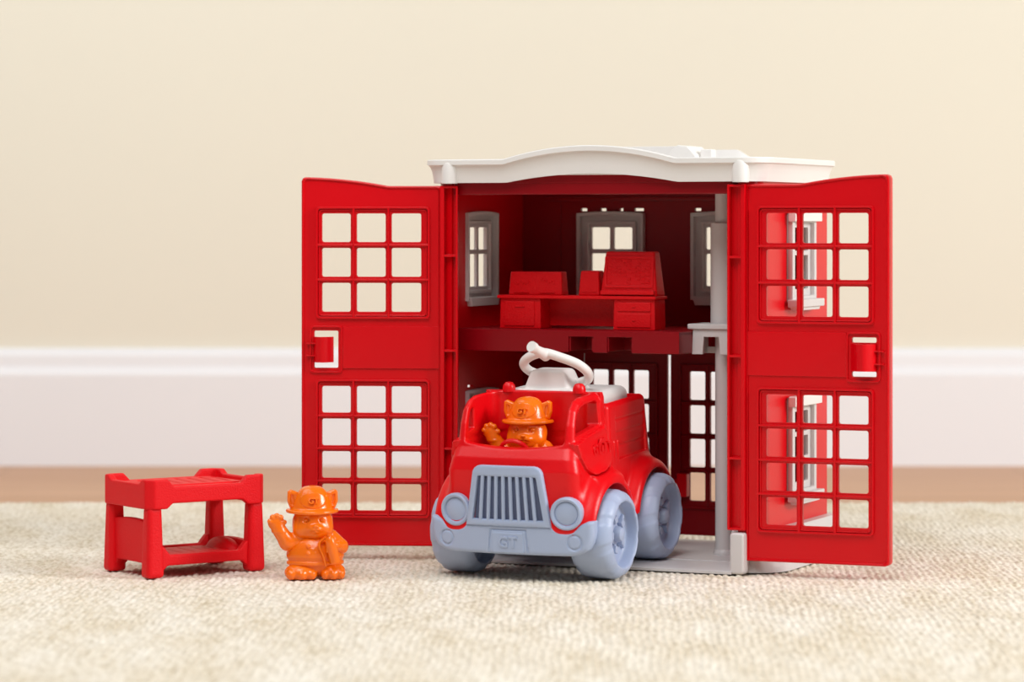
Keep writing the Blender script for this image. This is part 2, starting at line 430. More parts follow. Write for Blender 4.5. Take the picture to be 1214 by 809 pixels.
# ---- roof
def arch(u, h): return h*max(0., 1-((u-12)/7.05)**2)
def zf(u, v, k):
    if v < .5 and 4.9 < u < 19.1:
        return arch(u, .66) if k in (0, 1, 10) else (arch(u, 1.0))
    if v > D-1 and 4.9 < u < 19.1 and k not in (0, 1, 10): return 1.0*min(1, max(0, (7.0-abs(u-12))/1.5))
    return 0
per = perimeter(U0-.5, U1+.35, -.55, D+1.1, 1.7, 80)
sec = [(-.35, 29.34), (0, 29.34), (.06, 29.75), (.14, 30.2), (.3, 30.6), (.46, 30.72), (.54, 30.74), (.54, 31.08), (.46, 31.16), (.1, 31.16), (-.35, 30.5)]
b = MB()
b.add_me(sweep(per, sec, True, zf))
deck = [(p[0]-p[2]*.1, p[1]-p[3]*.1) for p in perimeter(U0-.5, U1+.35, -.55, D+1.1, 1.7, 6)]
b.plate(deck, [], .4, .02, T((0, 0, 30.1)))
roof = b.build('roof', M['white'], station, smooth=40)
for u in (.2, W+.2):
    b = MB(); b.lathe((u, -.62, 0), [(.62, 29.28), (.66, 29.4), (.62, 30.5), (.5, 30.9), (.28, 31.05), (0, 31.08)], 24)
    b.build('roof_hinge_post', M['white'], roof)
# raised landing deck and its sloped end on the roof
b = MB()
b.plate([(6.6, 30.2), (13.5, 30.2), (14.9, 32.0), (15.1, 32.38), (7.4, 32.38), (6.8, 31.8)], [], .3, .05, T((0, 13.2, 0)) @ XZ)
b.plate([(13.5, 30.2), (17.0, 30.2), (16.6, 31.6), (15.9, 32.3), (15.1, 32.38), (14.6, 32.0)], [], 3.6, .12, T((0, 11.6, 0)) @ XZ)
b.box((11, 14.4, 31.3), (8.4, 2.2, 2.1), .15)
b.build('landing_deck', M['white'], roof)
b = MB(); b.box((17.2, 11.2, 31.2), (1.0, 1.0, 1.7), .15, 3)
b.build('roof_vent', M['white'], roof)

# ---- windows of the station
def window(mtx, z0, z1, rows):
    """mtx maps local x(width) y(out of the house) z; z0..z1 is the ring of the frame"""
    b = MB(); n = 8
    def ol(w, a, c, bow): return [(-w, a), (w, a)]+[(w-2*w*k/n, c+bow*(1-(2*k/n-1)**2)) for k in range(n+1)]
    zt = z1-.12
    b.plate(ol(2.95, z0, zt, .15), [ol(2.66, z0+.3, zt-.3, .12)], .62, .07, mtx @ T((0, -.3, 0)) @ XZ)      # inside ring
    g0, g1 = z0+.65, z1-.8
    holes = []; H = g1-g0-.6
    hs = [H*.42, H*.58] if rows == 2 else [H/rows]*rows
    zz = g1-.3
    for hgt in hs:
        for sx in (-1, 1):
            x0, x1 = (.19, 1.78) if sx > 0 else (-1.78, -.19)
            holes.append(rrect(x0, zz-hgt+.18, x1, zz-.18, .12))
        zz -= hgt
    b.plate(ol(2.7, z0+.2, zt-.2, .1), holes, .26, .04, mtx @ T((0, .1, 0)) @ XZ)      # sash
    b.plate(rrect(-2.2, g0-.05, 2.2, g1+.05, .15), [rrect(-1.98, g0+.2, 1.98, g1-.2, .1)], .3, .05, mtx @ T((0, -.12, 0)) @ XZ)
    b.plate(rrect(-2.85, z0, 2.9, z1, .1), [rrect(-2.3, z0+.6, 2.3, z1-.9, .1)], .36, .08, mtx @ T((0, .4, 0)) @ XZ)  # outside casing
    f = b.build('window_frame', M['grey'], station)
    b = MB()
    bb_ = Matrix.Identity(4)
    b.plate([(-3.2, z1-.8), (3.2, z1-.8), (3.2, z1-.1), (3.0, z1), (-3.0, z1), (-3.2, z1-.1)], [], .6, .06, mtx @ T((0, .62, 0)) @ XZ)
    b.build('window_cap', M['white'], f)
    b = MB(); b.plate(rrect(-3.3, z0-.25, 3.3, z0+.35, .1), [], .8, .06, mtx @ T((0, .68, 0)) @ XZ)
    b.plate([(-2.5, z0-.42), (2.5, z0-.42), (2.75, z0+.25), (-2.75, z0+.25)], [], .5, .06, mtx @ T((0, -.5, 0)) @ XZ)
    b.plate([(-2.6, z0-.5), (2.6, z0-.5), (2.9, z0-.1), (-2.9, z0-.1)], [], .6, .06, mtx @ T((0, .6, 0)) @ XZ)
    b.build('window_sill', M['grey'], f)
for cu_ in (7, 17): window(T((cu_, D+.05, 0)), 20.0, 27.15, 2)
for z0, z1, rows in ((20.0, 27.15, 2), (5.1, 12.95, 3)):
    window(T((U1-.05, 9.4, 0)) @ Rz(-PI/2), z0, z1, rows)
    window(T((U0+.05, 7.7, 0)) @ Rz(PI/2), z0, z1, rows)

# ---- upper floor
b = MB()
b.plate([(-.95, 2.5), (18.1, 2.5), (18.1, 9.6), (W+.95, 9.6), (W+.95, D-.05), (-.95, D-.05)], [], .3, .04, T((0, 0, 17.75)))
nt_ = [(-.95, 16.2), (8.92, 16.2), (8.92, 17.42), (11.0, 17.42), (11.0, 16.2), (12.15, 16.2), (12.15, 17.42), (14.23, 17.42), (14.23, 16.2), (18.1, 16.2), (18.1, 17.85), (-.95, 17.85)]
b.plate(nt_, [], .3, .04, T((0, 2.62, 0)) @ XZ)
b.plate([(2.6, 16.2), (9.6, 16.2), (9.6, 17.8), (2.6, 17.8)], [], .3, .04, T((17.95, 0, 0)) @ YZ)
b.plate([(18, 16.2), (W+.95, 16.2), (W+.95, 17.8), (18, 17.8)], [], .3, .04, T((0, 9.7, 0)) @ XZ)
for u in (9.0, 10.9, 12.2, 14.2): b.plate([(2.6, 16.3), (6, 16.3), (6, 17.7), (2.6, 17.7)], [], .15, .02, T((u, 0, 0)) @ YZ)
for v in (5.8, D-.3): b.box((W/2-3, v, 17.0), (18, .2, 1.4), .03)
b.build('upper_floor', M['red_shaded'], station)

# ---- pole, sleeve, bracket
PU, PV = 20.05, 7.0
b = MB(); b.lathe((PU, PV, 0), [(.66, .57), (.66, 29.7)], 28); b.lathe((PU, PV, 0), [(.8, .57), (.8, .75), (.68, .95), (.66, .96)], 28)
b.build('fire_pole', M['grey'], station)
b = MB(); b.lathe((PU, PV, 0), [(.66, 18.3), (1.02, 18.3), (1.02, 26.1), (.98, 26.22), (.66, 26.25)], 32)
b.build('pole_sleeve', M['grey'], station)
b = MB(); cu_ = 19.65
b.box((cu_+.15, PV-.2, 18.24), (4.1, 3.4, .42), .12, 3)
fr = [(-1.6, 16.1), (-.72, 16.1), (-.6, 17.45), (.6, 17.45), (.72, 16.1), (1.6, 16.1), (1.5, 18.1), (-1.5, 18.1)]
b.plate(fr, [], .3, .05, T((cu_, PV-1.55, 0)) @ XZ)
for sx in (-1, 1): b.box((cu_+sx*1.42, PV-.2, 17.1), (.28, 2.8, 2.0), .06)
b.box((cu_, PV+1.0, 16.35), (2.9, .3, .5), .06)
b.build('pole_platform', M['grey'], station)

# ---- doors
def ring(b, x0, z0, x1, z1, w, y0, y1, mtx, r=.15):
    b.plate(rrect(x0, z0, x1, z1, r), [rrect(x0+w, z0+w, x1-w, z1-w, r*.7)], y1-y0, .03, mtx @ T((0, (y0+y1)/2, 0)) @ XZ)
def front_door(pivot, rz, mir):
    """local x runs from hinge to free edge, y<0 towards the viewer (inner face)"""
    mm = Matrix.Diagonal((mir, 1, 1, 1)); mtx = T(pivot) @ Rz(rz) @ mm
    XW, ZB = 11.6, 1.0
    def topz(x):
        return 29.12+(.7*max(0, 1-((12.0-x)/7.2)**2) if x > 4.8 else 0)
    xs = [XW-.3]+[XW-.7-k*.3 for k in range(40) if XW-.7-k*.3 > .7]
    def outl(ins):
        pts = [(.62+ins, ZB+ins), (XW-.3-ins, ZB+ins), (XW-.09-ins, ZB+.09+ins), (XW-ins, ZB+.3+ins), (XW-ins, topz(XW)-.32-ins), (XW-.1-ins, topz(XW)-.1-ins)]
        return pts+[(x-(ins if k == 0 else 0), topz(x)-ins) for k, x in enumerate(xs)]+[(.62+ins, topz(.6)-ins)]
    panes = []
    cols = ((2.2, 4.52), (4.99, 7.26), (7.74, 9.99))
    up = ((24.74, 26.97), (22.03, 24.27), (19.29, 21.54)); lo = ((11.39, 13.47), (8.83, 10.92), (6.3, 8.37), (3.75, 5.82))
    for x0, x1 in cols:
        for z0, z1 in up+lo: panes.append(rrect(x0, z0, x1, z1, .16))
    b = MB()
    b.plate(outl(0), panes+([rrect(8.72, 14.9, 10.6, 17.8, .1)] if mir < 0 else [rrect(8.75, 14.9, 10.6, 15.28, .1), rrect(8.75, 17.42, 10.6, 17.8, .1)]), .36, .05, mtx @ T((0, .34, 0)) @ XZ)
    b.plate(outl(0), [outl(.22)], 1.15, .12, mtx @ T((0, .6, 0)) @ XZ)
    for (z0, z1, rows) in ((18.75, 27.5, up), (3.2, 14.0, lo)):
        ring(b, 1.5, z0, 10.45, z1, .16, -.1, .25, mtx, .3)
        ring(b, 1.72, z0+.2, 10.25, z1-.2, .1, .02, .25, mtx, .3)
        for k in (0, 1):
            xm = (cols[k][1]+cols[k+1][0])/2; 
            b.plate([(xm-.085, z0+.1), (xm+.085, z0+.1), (xm+.085, z1-.1), (xm-.085, z1-.1)], [], .32, .05, mtx @ T((0, .06, 0)) @ XZ)
        for k in range(len(rows)-1):
            zm = (rows[k][0]+rows[k+1][1])/2
            b.plate([(1.6, zm-.085), (10.35, zm-.085), (10.35, zm+.085), (1.6, zm+.085)], [], .32, .05, mtx @ T((0, .06, 0)) @ XZ)
    b.plate([(.75, 14.85), (8.35, 14.85), (8.35, 18.15), (.75, 18.15)], [], .2, .06, mtx @ T((0, .12, 0)) @ XZ)
    ring(b, 8.35, 14.5, 10.95, 18.2, .14, -.02, .3, mtx, .3)
    # hinge channel
    b.plate([(-.7, 3.3), (.62, 3.3), (.62, 29.12), (-.7, 29.12)], [], .12, .02, mtx @ T((0, .46, 0)) @ XZ)
    for x0, x1 in ((-.72, -.54), (.34, .66)):
        b.plate([(x0, 3.3), (x1, 3.3), (x1, 29.12), (x0, 29.12)], [], .86, .05, mtx @ T((0, .1, 0)) @ XZ)
    for z in (3.38, 8.65, 16.28, 23.68, 29.02):
        b.plate([(-.65, z-.09), (.5, z-.09), (.5, z+.09), (-.65, z+.09)], [], .78, .03, mtx @ T((0, .1, 0)) @ XZ)
    d = b.build('front_door', M['red'], station)
    me = d.data
    # latch tongue curling towards the viewer
    b = MB(); n = 10; bb = bmesh.new(); prof = []
    for k in range(n+1):
        a = k/n; prof.append((10.7-a*(1.62 if mir < 0 else 2.0), .2-(.7 if mir < 0 else 1.05)*math.sin(PI*min(1, a*1.08))**.8-.1*a))
    pts = prof+[(x, y+.18) for x, y in prof[::-1]]
    A = [bb.verts.new((x, y, 15.33)) for x, y in pts]; B2 = [bb.verts.new((x, y, 17.33)) for x, y in pts]
    for i in range(len(pts)): j = (i+1) % len(pts); bb.faces.new((A[i], A[j], B2[j], B2[i]))
    for i in range(n):
        bb.faces.new((A[i], A[i+1], A[len(pts)-2-i], A[len(pts)-1-i])); bb.faces.new((B2[i], B2[i+1], B2[len(pts)-2-i], B2[len(pts)-1-i]))
    bmesh.ops.transform(bb, matrix=mtx, verts=bb.verts); bmesh.ops.recalc_face_normals(bb, faces=bb.faces)
    me = bpy.data.meshes.new('l'); bb.to_mesh(me); bb.free(); b.add_me(me)
    for z in (15.85, 16.8):
        b.plate([(9.9, z-.05), (11.2, z-.05), (11.2, z+.05), (9.9, z+.05)], [], .5, .02, mtx @ T((0, .05, 0)) @ XZ)
    b.build('door_latch', M['red'], d)
inv = TH   # the station frame is turned by -TH, so world angles add TH
front_door((0, -.35, 0), inv+math.radians(-4.5), -1)
front_door((W-.15, -.35, 0), inv-math.radians(21.5), 1)
# rear doors, closed
for sgn in (-1, 1):
    b = MB(); mtx = T((12, D+.2, 0)) @ Matrix.Diagonal((sgn, 1, 1, 1))
    cols = ((1.78, 3.12), (3.55, 4.9), (5.33, 6.72)); rows = ((11.9, 14.2), (9.18, 11.46), (6.46, 8.74), (3.75, 6.02))
    panes = [rrect(x0, z0, x1, z1, .14) for x0, x1 in cols for z0, z1 in rows]
    b.plate([(.14, .95), (7.42, .95), (7.42, 15.6), (.14, 15.6)], panes, .36, .05, mtx @ XZ)
    ring(b, .95, 3.1, 7.2, 14.8, .13, -.4, -.1, mtx, .2)
    for k in (0, 1):
        xm = (cols[k][1]+cols[k+1][0])/2
        b.plate([(xm-.07, 3.2), (xm+.07, 3.2), (xm+.07, 14.7), (xm-.07, 14.7)], [], .2, .03, mtx @ T((0, -.24, 0)) @ XZ)
    for k in range(3):
        zm = (rows[k][0]+rows[k+1][1])/2
        b.plate([(1.05, zm-.07), (7.1, zm-.07), (7.1, zm+.07), (1.05, zm+.07)], [], .2, .03, mtx @ T((0, -.24, 0)) @ XZ)
    d = b.build('rear_door', M['red_shaded'], station)
    if sgn > 0:
        b = MB(); b.box((13.35, D-.35, 5.0), (.9, .7, 1.9), .15, 3); b.box((12.85, D-.15, 4.9), (.35, .5, 1.2), .1)
        b.build('rear_door_latch', M['red'], d)

# ================================================================== desk on the upper floor
def st_world(u, v, z): c, s = math.cos(TH), math.sin(TH); return (-4.77+u*c+v*s, -3.1-u*s+v*c, z)
desk = thing('toy_control_desk', 'red toy control desk with moulded screens on the upper floor of the fire station', 'toy desk', st_world(2.0, 4.6, 17.905), -TH)
b = MB(); b.box((6.62, 1.2, 2.5), (13.45, 2.6, .26), .07, 3); b.build('desktop', M['redd'], desk)
for x0, x1, kind in ((.05, 3.6, 0), (9.75, 13.25, 1)):
    b = MB(); b.box(((x0+x1)/2, 1.25, 1.19), (x1-x0, 2.3, 2.37), .08, taper=(.97, .97))
    p = b.build('pedestal', M['redd'], desk)
    b = MB(); xm = (x0+x1)/2
    if kind == 0:
        b.plate(rrect(xm-1.35, .2, xm+1.25, 2.15, .1), [], .14, .04, T((0, .09, 0)) @ XZ); b.box((xm, 0, 1.75), (.8, .12, .14), .04)
        b.build('cabinet_door', M['redd'], p)
    else:
        for z0, z1 in ((1.45, 2.15), (.2, 1.3)):
            b.plate(rrect(xm-1.4, z0, xm+1.4, z1, .08), [], .14, .04, T((0, .09, 0)) @ XZ); b.box((xm, 0, (z0+z1)/2), (.3, .1, .1), .04)
        b.build('drawer_front', M['redd'], p)
b = MB(); b.box((6.7, 2.1, 1.3), (6.4, .25, 2.2), .03); b.build('back_panel', M['redd'], desk)
b = MB(); b.box((2.8, 1.5, 3.55), (4.6, 1.4, 1.85), .12, 3, taper=(.95, .8))
for xm in (1.65, 3.85):
    b.plate(rrect(xm-.85, 3.05, xm+.85, 4.2, .12), [rrect(xm-.7, 3.2, xm+.7, 4.05, .1)], .12, .03, T((0, .82, 0)) @ Rx(-.07) @ XZ)
    b.box((xm, .78, 2.85), (1.3, .14, .1), .03)
    for k in range(6): b.box((xm-.55+k*.22, .83, 3.5+random.random()*.4), (.12, .1, .12), .02)
b.build('twin_screen', M['redd'], desk)
b = MB(); b.box((7.4, 1.5, 3.6), (1.8, 1.4, 1.95), .14, 3, taper=(.84, .8)); b.box((7.4, .83, 2.95), (1.2, .1, .1), .03)
for k in range(5): b.box((7.4, .92+k*.01, 3.3+k*.2), (1.1, .08, .07), .02)
b.build('desk_radio', M['redd'], desk)
b = MB(); b.box((10.85, 1.45, 4.35), (4.75, 1.9, 3.5), .2, 3, taper=(.86, .62))
mt = T((10.85, .65, 4.3)) @ Rx(-.1)
b.plate(rrect(-2.05, -1.05, 2.05, 1.45, .15), [rrect(-1.85, -.85, 1.85, 1.25, .1)], .14, .04, mt @ XZ)
for i in range(7):
    for j in range(9):
        if random.random() < .75:
            b.box((0, 0, 0), (.3+random.random()*.12, .1, .1+random.random()*.1), .02, 1, rot=T((10.85-1.6+j*.4, .66+(i*.3-.6)*.1, 4.3-.62+i*.28)) @ Ry(random.choice((0, 0, .6))))
b.box((10.85, .42, 2.9), (4.5, .5, .35), .1)
b.build('map_console', M['redd'], desk)

# ================================================================== the fire truck
AX, AY = 1.7, 226.6-240
TA = math.radians(24.0); TILT = math.asin(.52/9.2)
truck = thing('toy_fire_truck', 'red toy fire truck with blue-grey bumper and wheels driving out of the station', 'toy truck', (AX, AY, .0), -TA, TILT)
CABD = [(-3.2, 10.3), (-3.0, 9.2), (-2.4, 8.3), (-1.3, 7.75), (2.3, 8.2), (2.65, 8.8), (2.7, 10.6), (2.4, 11.2), (-2.6, 10.4)]
def body(X, Y, Z):
    xa = ab(X); Yb = np.where(Y < 2, Y-.015*X*X, Y)
    hw = 4.78+np.clip((10.4-Z)*.22, 0, .5)-np.clip((Z-10.4)*.05, 0, .16)
    prof = poly(Yb, Z, [(-4.35, 3.7), (-4.35, 8.3), (-4.1, 9.2), (-3.6, 9.95), (-3.25, 11.6), (-2.75, 12.7), (-2.0, 13.3), (-1.2, 13.5), (2.7, 13.5), (2.95, 13.1), (3.0, 3.7)])
    cab = smax(prof, xa-hw, .9)
    door = smax(poly(Y, Z, CABD), xa-hw-.26, .14); cab = mn(cab, mx(door, 3-xa))
    bed = rbox(X*(1+.012*(Z-9)), (Y-6.9)*(1+.014*(Z-9.5))+6.9, Z, (0, 6.9, 8.2), (5.1, 4.05, 4.35), .45)
    bed = mx(bed, -rbox(X, Y, Z, (0, 7.0, 11), (4.5, 3.5, 3.3), .3))
    # recessed side boards with grooves and stakes
    side = mx(mx(ab(Y-7.3)-2.9, ab(Z-10.2)-1.95), 4.93-xa); bed = mx(bed, -side)
    for zz in (9.2, 10.2, 11.2): bed = mx(bed, -mx(mx(ab(Y-7.3)-2.9, ab(Z-zz)-.08), 4.87-xa))
    for yy in (3.75, 4.45): bed = mn(bed, caps(xa, Y, Z, (5.05, yy, 8.0), (5.05, yy, 9.6), .13))
    skirt = rbox(X, Y, Z, (0, 4.0, 5.7), (5.2, 3.6, 2.0), .4)
    r1 = sq(Yb**2+(Z-3.3)**2); r2 = sq((Y-9.2)**2+(Z-3.3)**2)
    f1 = smax(r1-4.65, xa-6.6, .85); f2 = smax(r2-4.5, xa-6.4, 1.0)
    f1 = smax(f1, 2.9-xa, .8); f1 = smax(f1, 3.9-Z, .2); f2 = smax(f2, 4.0-Z, .2)
    d = smin(cab, bed, .15); d = smin(d, skirt, .3); d = smin(d, f1, .9); d = smin(d, f2, .7)
    # wheel arches
    arch_ = mn(sq((Y-.1)**2+(Z-3.3)**2)-3.72, sq((Y-9.2)**2+(Z-3.3)**2)-3.72)
    d = smax(d, -mx(arch_, 3.4-xa), .12)
    d = mx(d, -mx(mx(ab(Y-9.2)-4, ab(xa)-3.5), Z-4.6))
    # cab cavity, open top and front
    cav = smax(smax(xa-4.0, Y-2.25, 1.3), 9.9+.02*X*X-Z, .35); cav2 = smax(smax(xa-3.95, ab(Y+.2)-2.4, .5), 6.4-Z, .3); cav2 = mx(cav2, Z-10.4)
    d = smax(d, -cav, .18); d = smax(d, -cav2, .2)
    win = poly(Y, Z, [(-2.5, 10.75), (-2.35, 11.6), (-1.9, 12.3), (-1.2, 12.7), (-.4, 12.85), (1.6, 12.9), (1.85, 12.75), (1.95, 11.25), (1.8, 11.15)])-.04
    winf = poly(Y, Z, [(-2.5, 10.75), (-2.35, 11.6), (-1.9, 12.3), (-1.2, 12.7), (-.4, 12.85), (1.6, 12.9), (1.85, 12.75), (1.95, 11.25), (1.8, 11.15)])-.26
    slit = poly(Y, Z, [(-2.4, 10.9), (-2.3, 11.7), (-2.0, 12.4), (-1.6, 12.6), (-1.5, 12.5), (-1.5, 11.1)])
    win = np.where(X > 0, win, slit)
    d = smax(d, -mx(win, 3.6-xa), .1); d = smax(d, -mx(winf, hw-.12-xa), .06)
    fr_ = mn(poly(Y, Z, CABD), winf-.14)
    d = smax(d, -mx(ab(fr_)-.06, hw+.0-.02-xa), .05)
    d = mn(d, mx(mx(prof, xa-4.7), mx(2.3-Y, 6.4-Z)))
    return smax(d, 3.4-Z, .1)
b = finish('truck_body', nets(body, (-6.7, -5.1, 3.0), (6.7, 14.1, 14.0), .08), M['redt'], truck, 180)
# chassis
b = MB(); b.box((0, 4.6, 3.3), (9.6, 16.0, 1.9), .5, 3); b.box((0, 4.6, 3.2), (10.9, 2.9, 2.4), .35, 3)
b.build('chassis', M['blue'], truck)
# front end
def nose(y0):  # bend a mesh so it follows the bowed front
    def f(me):
        for v in me.vertices: v.co.y += .015*v.co.x**2
        return me
    return f
def bent(b, name, m, parent, smooth=35):
    me = bpy.data.meshes.new(name); 
    bmesh.ops.subdivide_edges(b.bm, edges=[e for e in b.bm.edges if abs(e.verts[0].co.x-e.verts[1].co.x) > 1.2], cuts=5)
    b.bm.to_mesh(me); b.bm.free()
    for v in me.vertices: v.co.y += .015*v.co.x**2
    return finish(name, me, m, parent, smooth)
def bumper_sdf(X, Y, Z):
    xa = ab(X); Yb = Y-.015*X*X
    # outline in x,z with scoops for the headlights
    top = 4.5+.3*np.clip((xa-5.4)/.7, 0, 1)
    o = smax(mx(xa-6.5, mx(Z-top, 2.2-Z)), -(sq((xa-4.4)**2+(Z-5.35)**2)-1.32), .1)
    o = smax(o, ((xa-6.05)+(2.65-Z))*.707, .7)
    d = smax(o, ab(Yb+4.15)-.6, .4)
    for g in (-1, 1):
        rr = sq((X-g*5.1)**2+(Z-3.25)**2); d = mx(d, -mx(ab(rr-.52)-.07, Yb+4.65))
    pl = mx(ab(X)-1.55+.1*(Z-3), ab(Z-3.15)-.95); d = mx(d, -mx(mx(pl, -(pl+.1)), Yb+4.64))
    return d
bumper = finish('bumper', nets(bumper_sdf, (-6.9, -5.2, 1.9), (6.9, -1.9, 5.3), .07), M['blue'], truck, 180)
b = MB(); b.box((0, -4.69, 3.1), (2.5, .24, 1.5), .12, 3); pl = b.build('number_plate', M['blue'], truck)
b = MB(); b.add_me(text_mesh('GT', 1.15, .05, .015), T((0, -4.83, 3.12)) @ XZ @ Matrix.Diagonal((1, 1, 1, 1))); b.build('plate_lettering', M['blue'], pl)
# grille
b = MB()
def trap(w0, w1, z0, z1, r=.35, n=4):
    pts = [(-w0, z0), (w0, z0)]
    for k in range(n+1): a = math.radians(90*k/n); pts.append((w1-r+r*math.cos(a), z1-r+r*math.sin(a)))
    for k in range(n+1): a = math.radians(90+90*k/n); pts.append((-w1+r+r*math.cos(a), z1-r+r*math.sin(a)))
    return pts
b.plate(trap(3.4, 2.8, 4.3, 8.75, .7), [trap(2.8, 2.32, 4.8, 7.95, .12)], .55, .14, T((0, -4.62, 0)) @ XZ)
grille = bent(b, 'grille', M['blue'], truck)
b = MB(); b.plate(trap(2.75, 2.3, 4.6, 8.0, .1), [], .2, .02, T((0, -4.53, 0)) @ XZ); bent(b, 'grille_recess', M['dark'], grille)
for k in range(8):
    x = (k-3.5)*.6; b = MB(); zt = 8.0
    b.tube([(x*1.04, -4.74+.015*x*x, 4.7), (x*.92, -4.74+.015*x*x, zt)], .15, 10, 1); b.build('grille_bar', M['blue'], grille)
for g in (-1, 1):
    b = MB(); rot = Rz(g*.12) @ Rx(PI/2)
    b.lathe(((4.5 if g > 0 else -4.3), -4.4+.015*20, 5.35), [(1.18, -.6), (1.22, .2), (1.2, .38), (1.08, .46), (.93, .4), (.86, .22), (.84, .2)], 40, rot)
    h = b.build('headlight', M['blue'], truck)
    b = MB(); b.lathe(((4.5 if g > 0 else -4.3), -4.4+.015*20, 5.35), [(.86, .1), (.85, .26), (.6, .34), (.3, .38), (0, .39)], 32, rot); b.build('headlight_lens', M['blue'], h)
    b = MB(); b.lathe((g*2.87, 2.5, 13.4), [(.5, 0), (.5, .25), (.44, .5), (.28, .68), (0, .74)], 24); b.build('warning_light', M['redt'], truck)
b = MB(); b.lathe((0, 0, 0), [(1.0, 0), (1.0, .01)], 3, T((0, 0, -200)))
b = MB()
ringp = [(1.15*math.cos(a*PI/12), 0, 1.15*math.sin(a*PI/12)) for a in range(25)]
mt = T((-.35, -2.25, 9.35)) @ Rx(.5)
b.tube([mt @ Vector(p) for p in ringp], .17, 10, 1, cap=False); b.tube([mt @ Vector((-1, 0, 0)), mt @ Vector((1, 0, 0))], .14, 8, 1)
b.build('steering_wheel', M['redt'], truck)
# wheels
def wheel_sdf(X, Y, Z):
    r = sq(Y*Y+Z*Z); th = np.arctan2(Z, Y)
    q0, q1 = ab(X)-1.75+.95, r-3.3+.95
    d = sq(mx(q0, 0)**2+mx(q1, 0)**2)+mn(mx(q0, q1), 0)-.95
    lob = np.cos(9*th+np.where(X > 0, .0, PI)+X*.9)
    w = np.clip((ab(X)-.35)/.7, 0, 1)*np.clip((r-2.2)/.7, 0, 1)
    d = d+w*.07*np.clip((lob-.35)*2.2, 0, 1)
    rec = smax(r-2.3-(X-.6)*.12, .75-X, .25); d = smax(d, -rec, .14)
    d = mx(d, -(smax(r-2.6, X+.6, .2)))
    d = mx(d, -mx(ab(r-1.75)-.04, X-.62)) if False else d
    return d
wm = nets(wheel_sdf, (-1.95, -3.5, -3.5), (1.95, 3.5, 3.5), .085)
tire0 = finish('wheel', wm, M['blue'], truck, 180)
b = MB(); R90 = Ry(PI/2)
b.lathe((0, 0, 0), [(.8, .6), (.78, .9), (.62, .96), (.58, 1.25), (.48, 1.45), (.28, 1.55), (0, 1.58)], 28, R90)
hub0 = b.build('hub', M['blue'], tire0)
b = MB()
for k in range(5):
    a = 2*PI*k/5+.3; b.box((0, 0, 0), (.5, .6, .55), .12, 2, rot=Rx(a) @ T((.95, 0, 1.15)))
    b.box((0, 0, 0), (.3, .3, .5), .1, 2, rot=Rx(a) @ T((.85, 0, 1.75)))
spk0 = b.build('spokes', M['blue'], tire0)
for i, (x, y, flip) in enumerate(((5.65, 0, 0), (-5.6, 0, 1), (5.65, 9.2, 0), (-5.6, 9.2, 1))):
    if i == 0: t = tire0
    else:
        t = tire0.copy(); C.objects.link(t); t.parent = truck
        for ch in (hub0, spk0): c = ch.copy(); C.objects.link(c); c.parent = t
    t.location = Vector((x, y, 3.3))*S; t.rotation_euler = ((0, .5, 1.1, 2.)[i], 0, PI if flip else 0)
# door emblem
for g in (1, -1):
    b = MB(); mt = T((g*5.27, .95, 9.5)) @ Rz(g*PI/2) @ Rx(-.0)
    b.add_me(text_mesh('G', 1.2, .07, .01), mt @ T((-1.35, 0, -.05)) @ XZ); b.add_me(text_mesh('T', 1.2, .07, .01), mt @ T((1.3, 0, -.05)) @ XZ)
    n = 16; star = [((.68+.13*(k % 2))*math.cos(2*PI*k/n), (.72+.13*(k % 2))*math.sin(2*PI*k/n)) for k in range(n)]
    b.plate(star, [rrect(-.42, -.42, .42, .42, .4, 5)], .16, .03, mt @ XZ)
    b.plate(rrect(-.2, -.25, .2, .25, .1), [], .16, .03, mt @ XZ)
    b.build('door_emblem', M['redt'], truck)
# water tank, housing, hose
def tank(X, Y, Z):
    d = rbox(X, Y, Z, (0, 6.2, 10.6), (4.2, 3.1, 2.75), .7)
    h = smax(smax(ab(X+.2)-1.95+.35*(Z-13.3), ab(Y-4.7)-1.4+.2*(Z-13.3), .3), ab(Z-13.9)-1.05, .35)
    d = smin(d, h, .2); 
    return smin(d, rbox(X, Y, Z, (-.2, 4.7, 13.35), (2.3, 1.8, .22), .12), .1)
finish('water_tank', nets(tank, (-4.6, 2.8, 7.5), (4.6, 9.7, 15.4), .1), M['white'], truck, 180)
b = MB()
b.tube([(-.7, 5.4, 14.0), (-1.2, 5.2, 14.3), (-2.06, 4.6, 14.74), (-2.23, 3.9, 15.38), (-1.39, 3.3, 16.0), (-.14, 3.0, 16.3), (1.23, 3.0, 15.98), (2.46, 3.3, 15.47), (3.0, 3.9, 14.8), (2.72, 4.6, 14.2), (1.9, 5.3, 13.9), (1.2, 5.5, 13.6)], .36, 18, 8)
hs = b.build('hose', M['white'], truck)
b = MB(); b.tube([(-.02, 3.1, 16.15), (-.12, 2.5, 16.35), (-.25, 1.95, 16.6), (-.35, 1.6, 16.82)], [.5, .42, .36, .34], 20, 2)
b.tube([(-.36, 1.62, 16.8), (-.44, 1.3, 16.95)], [.42, .42], 20, 1)
b.build('hose_nozzle', M['white'], hs)


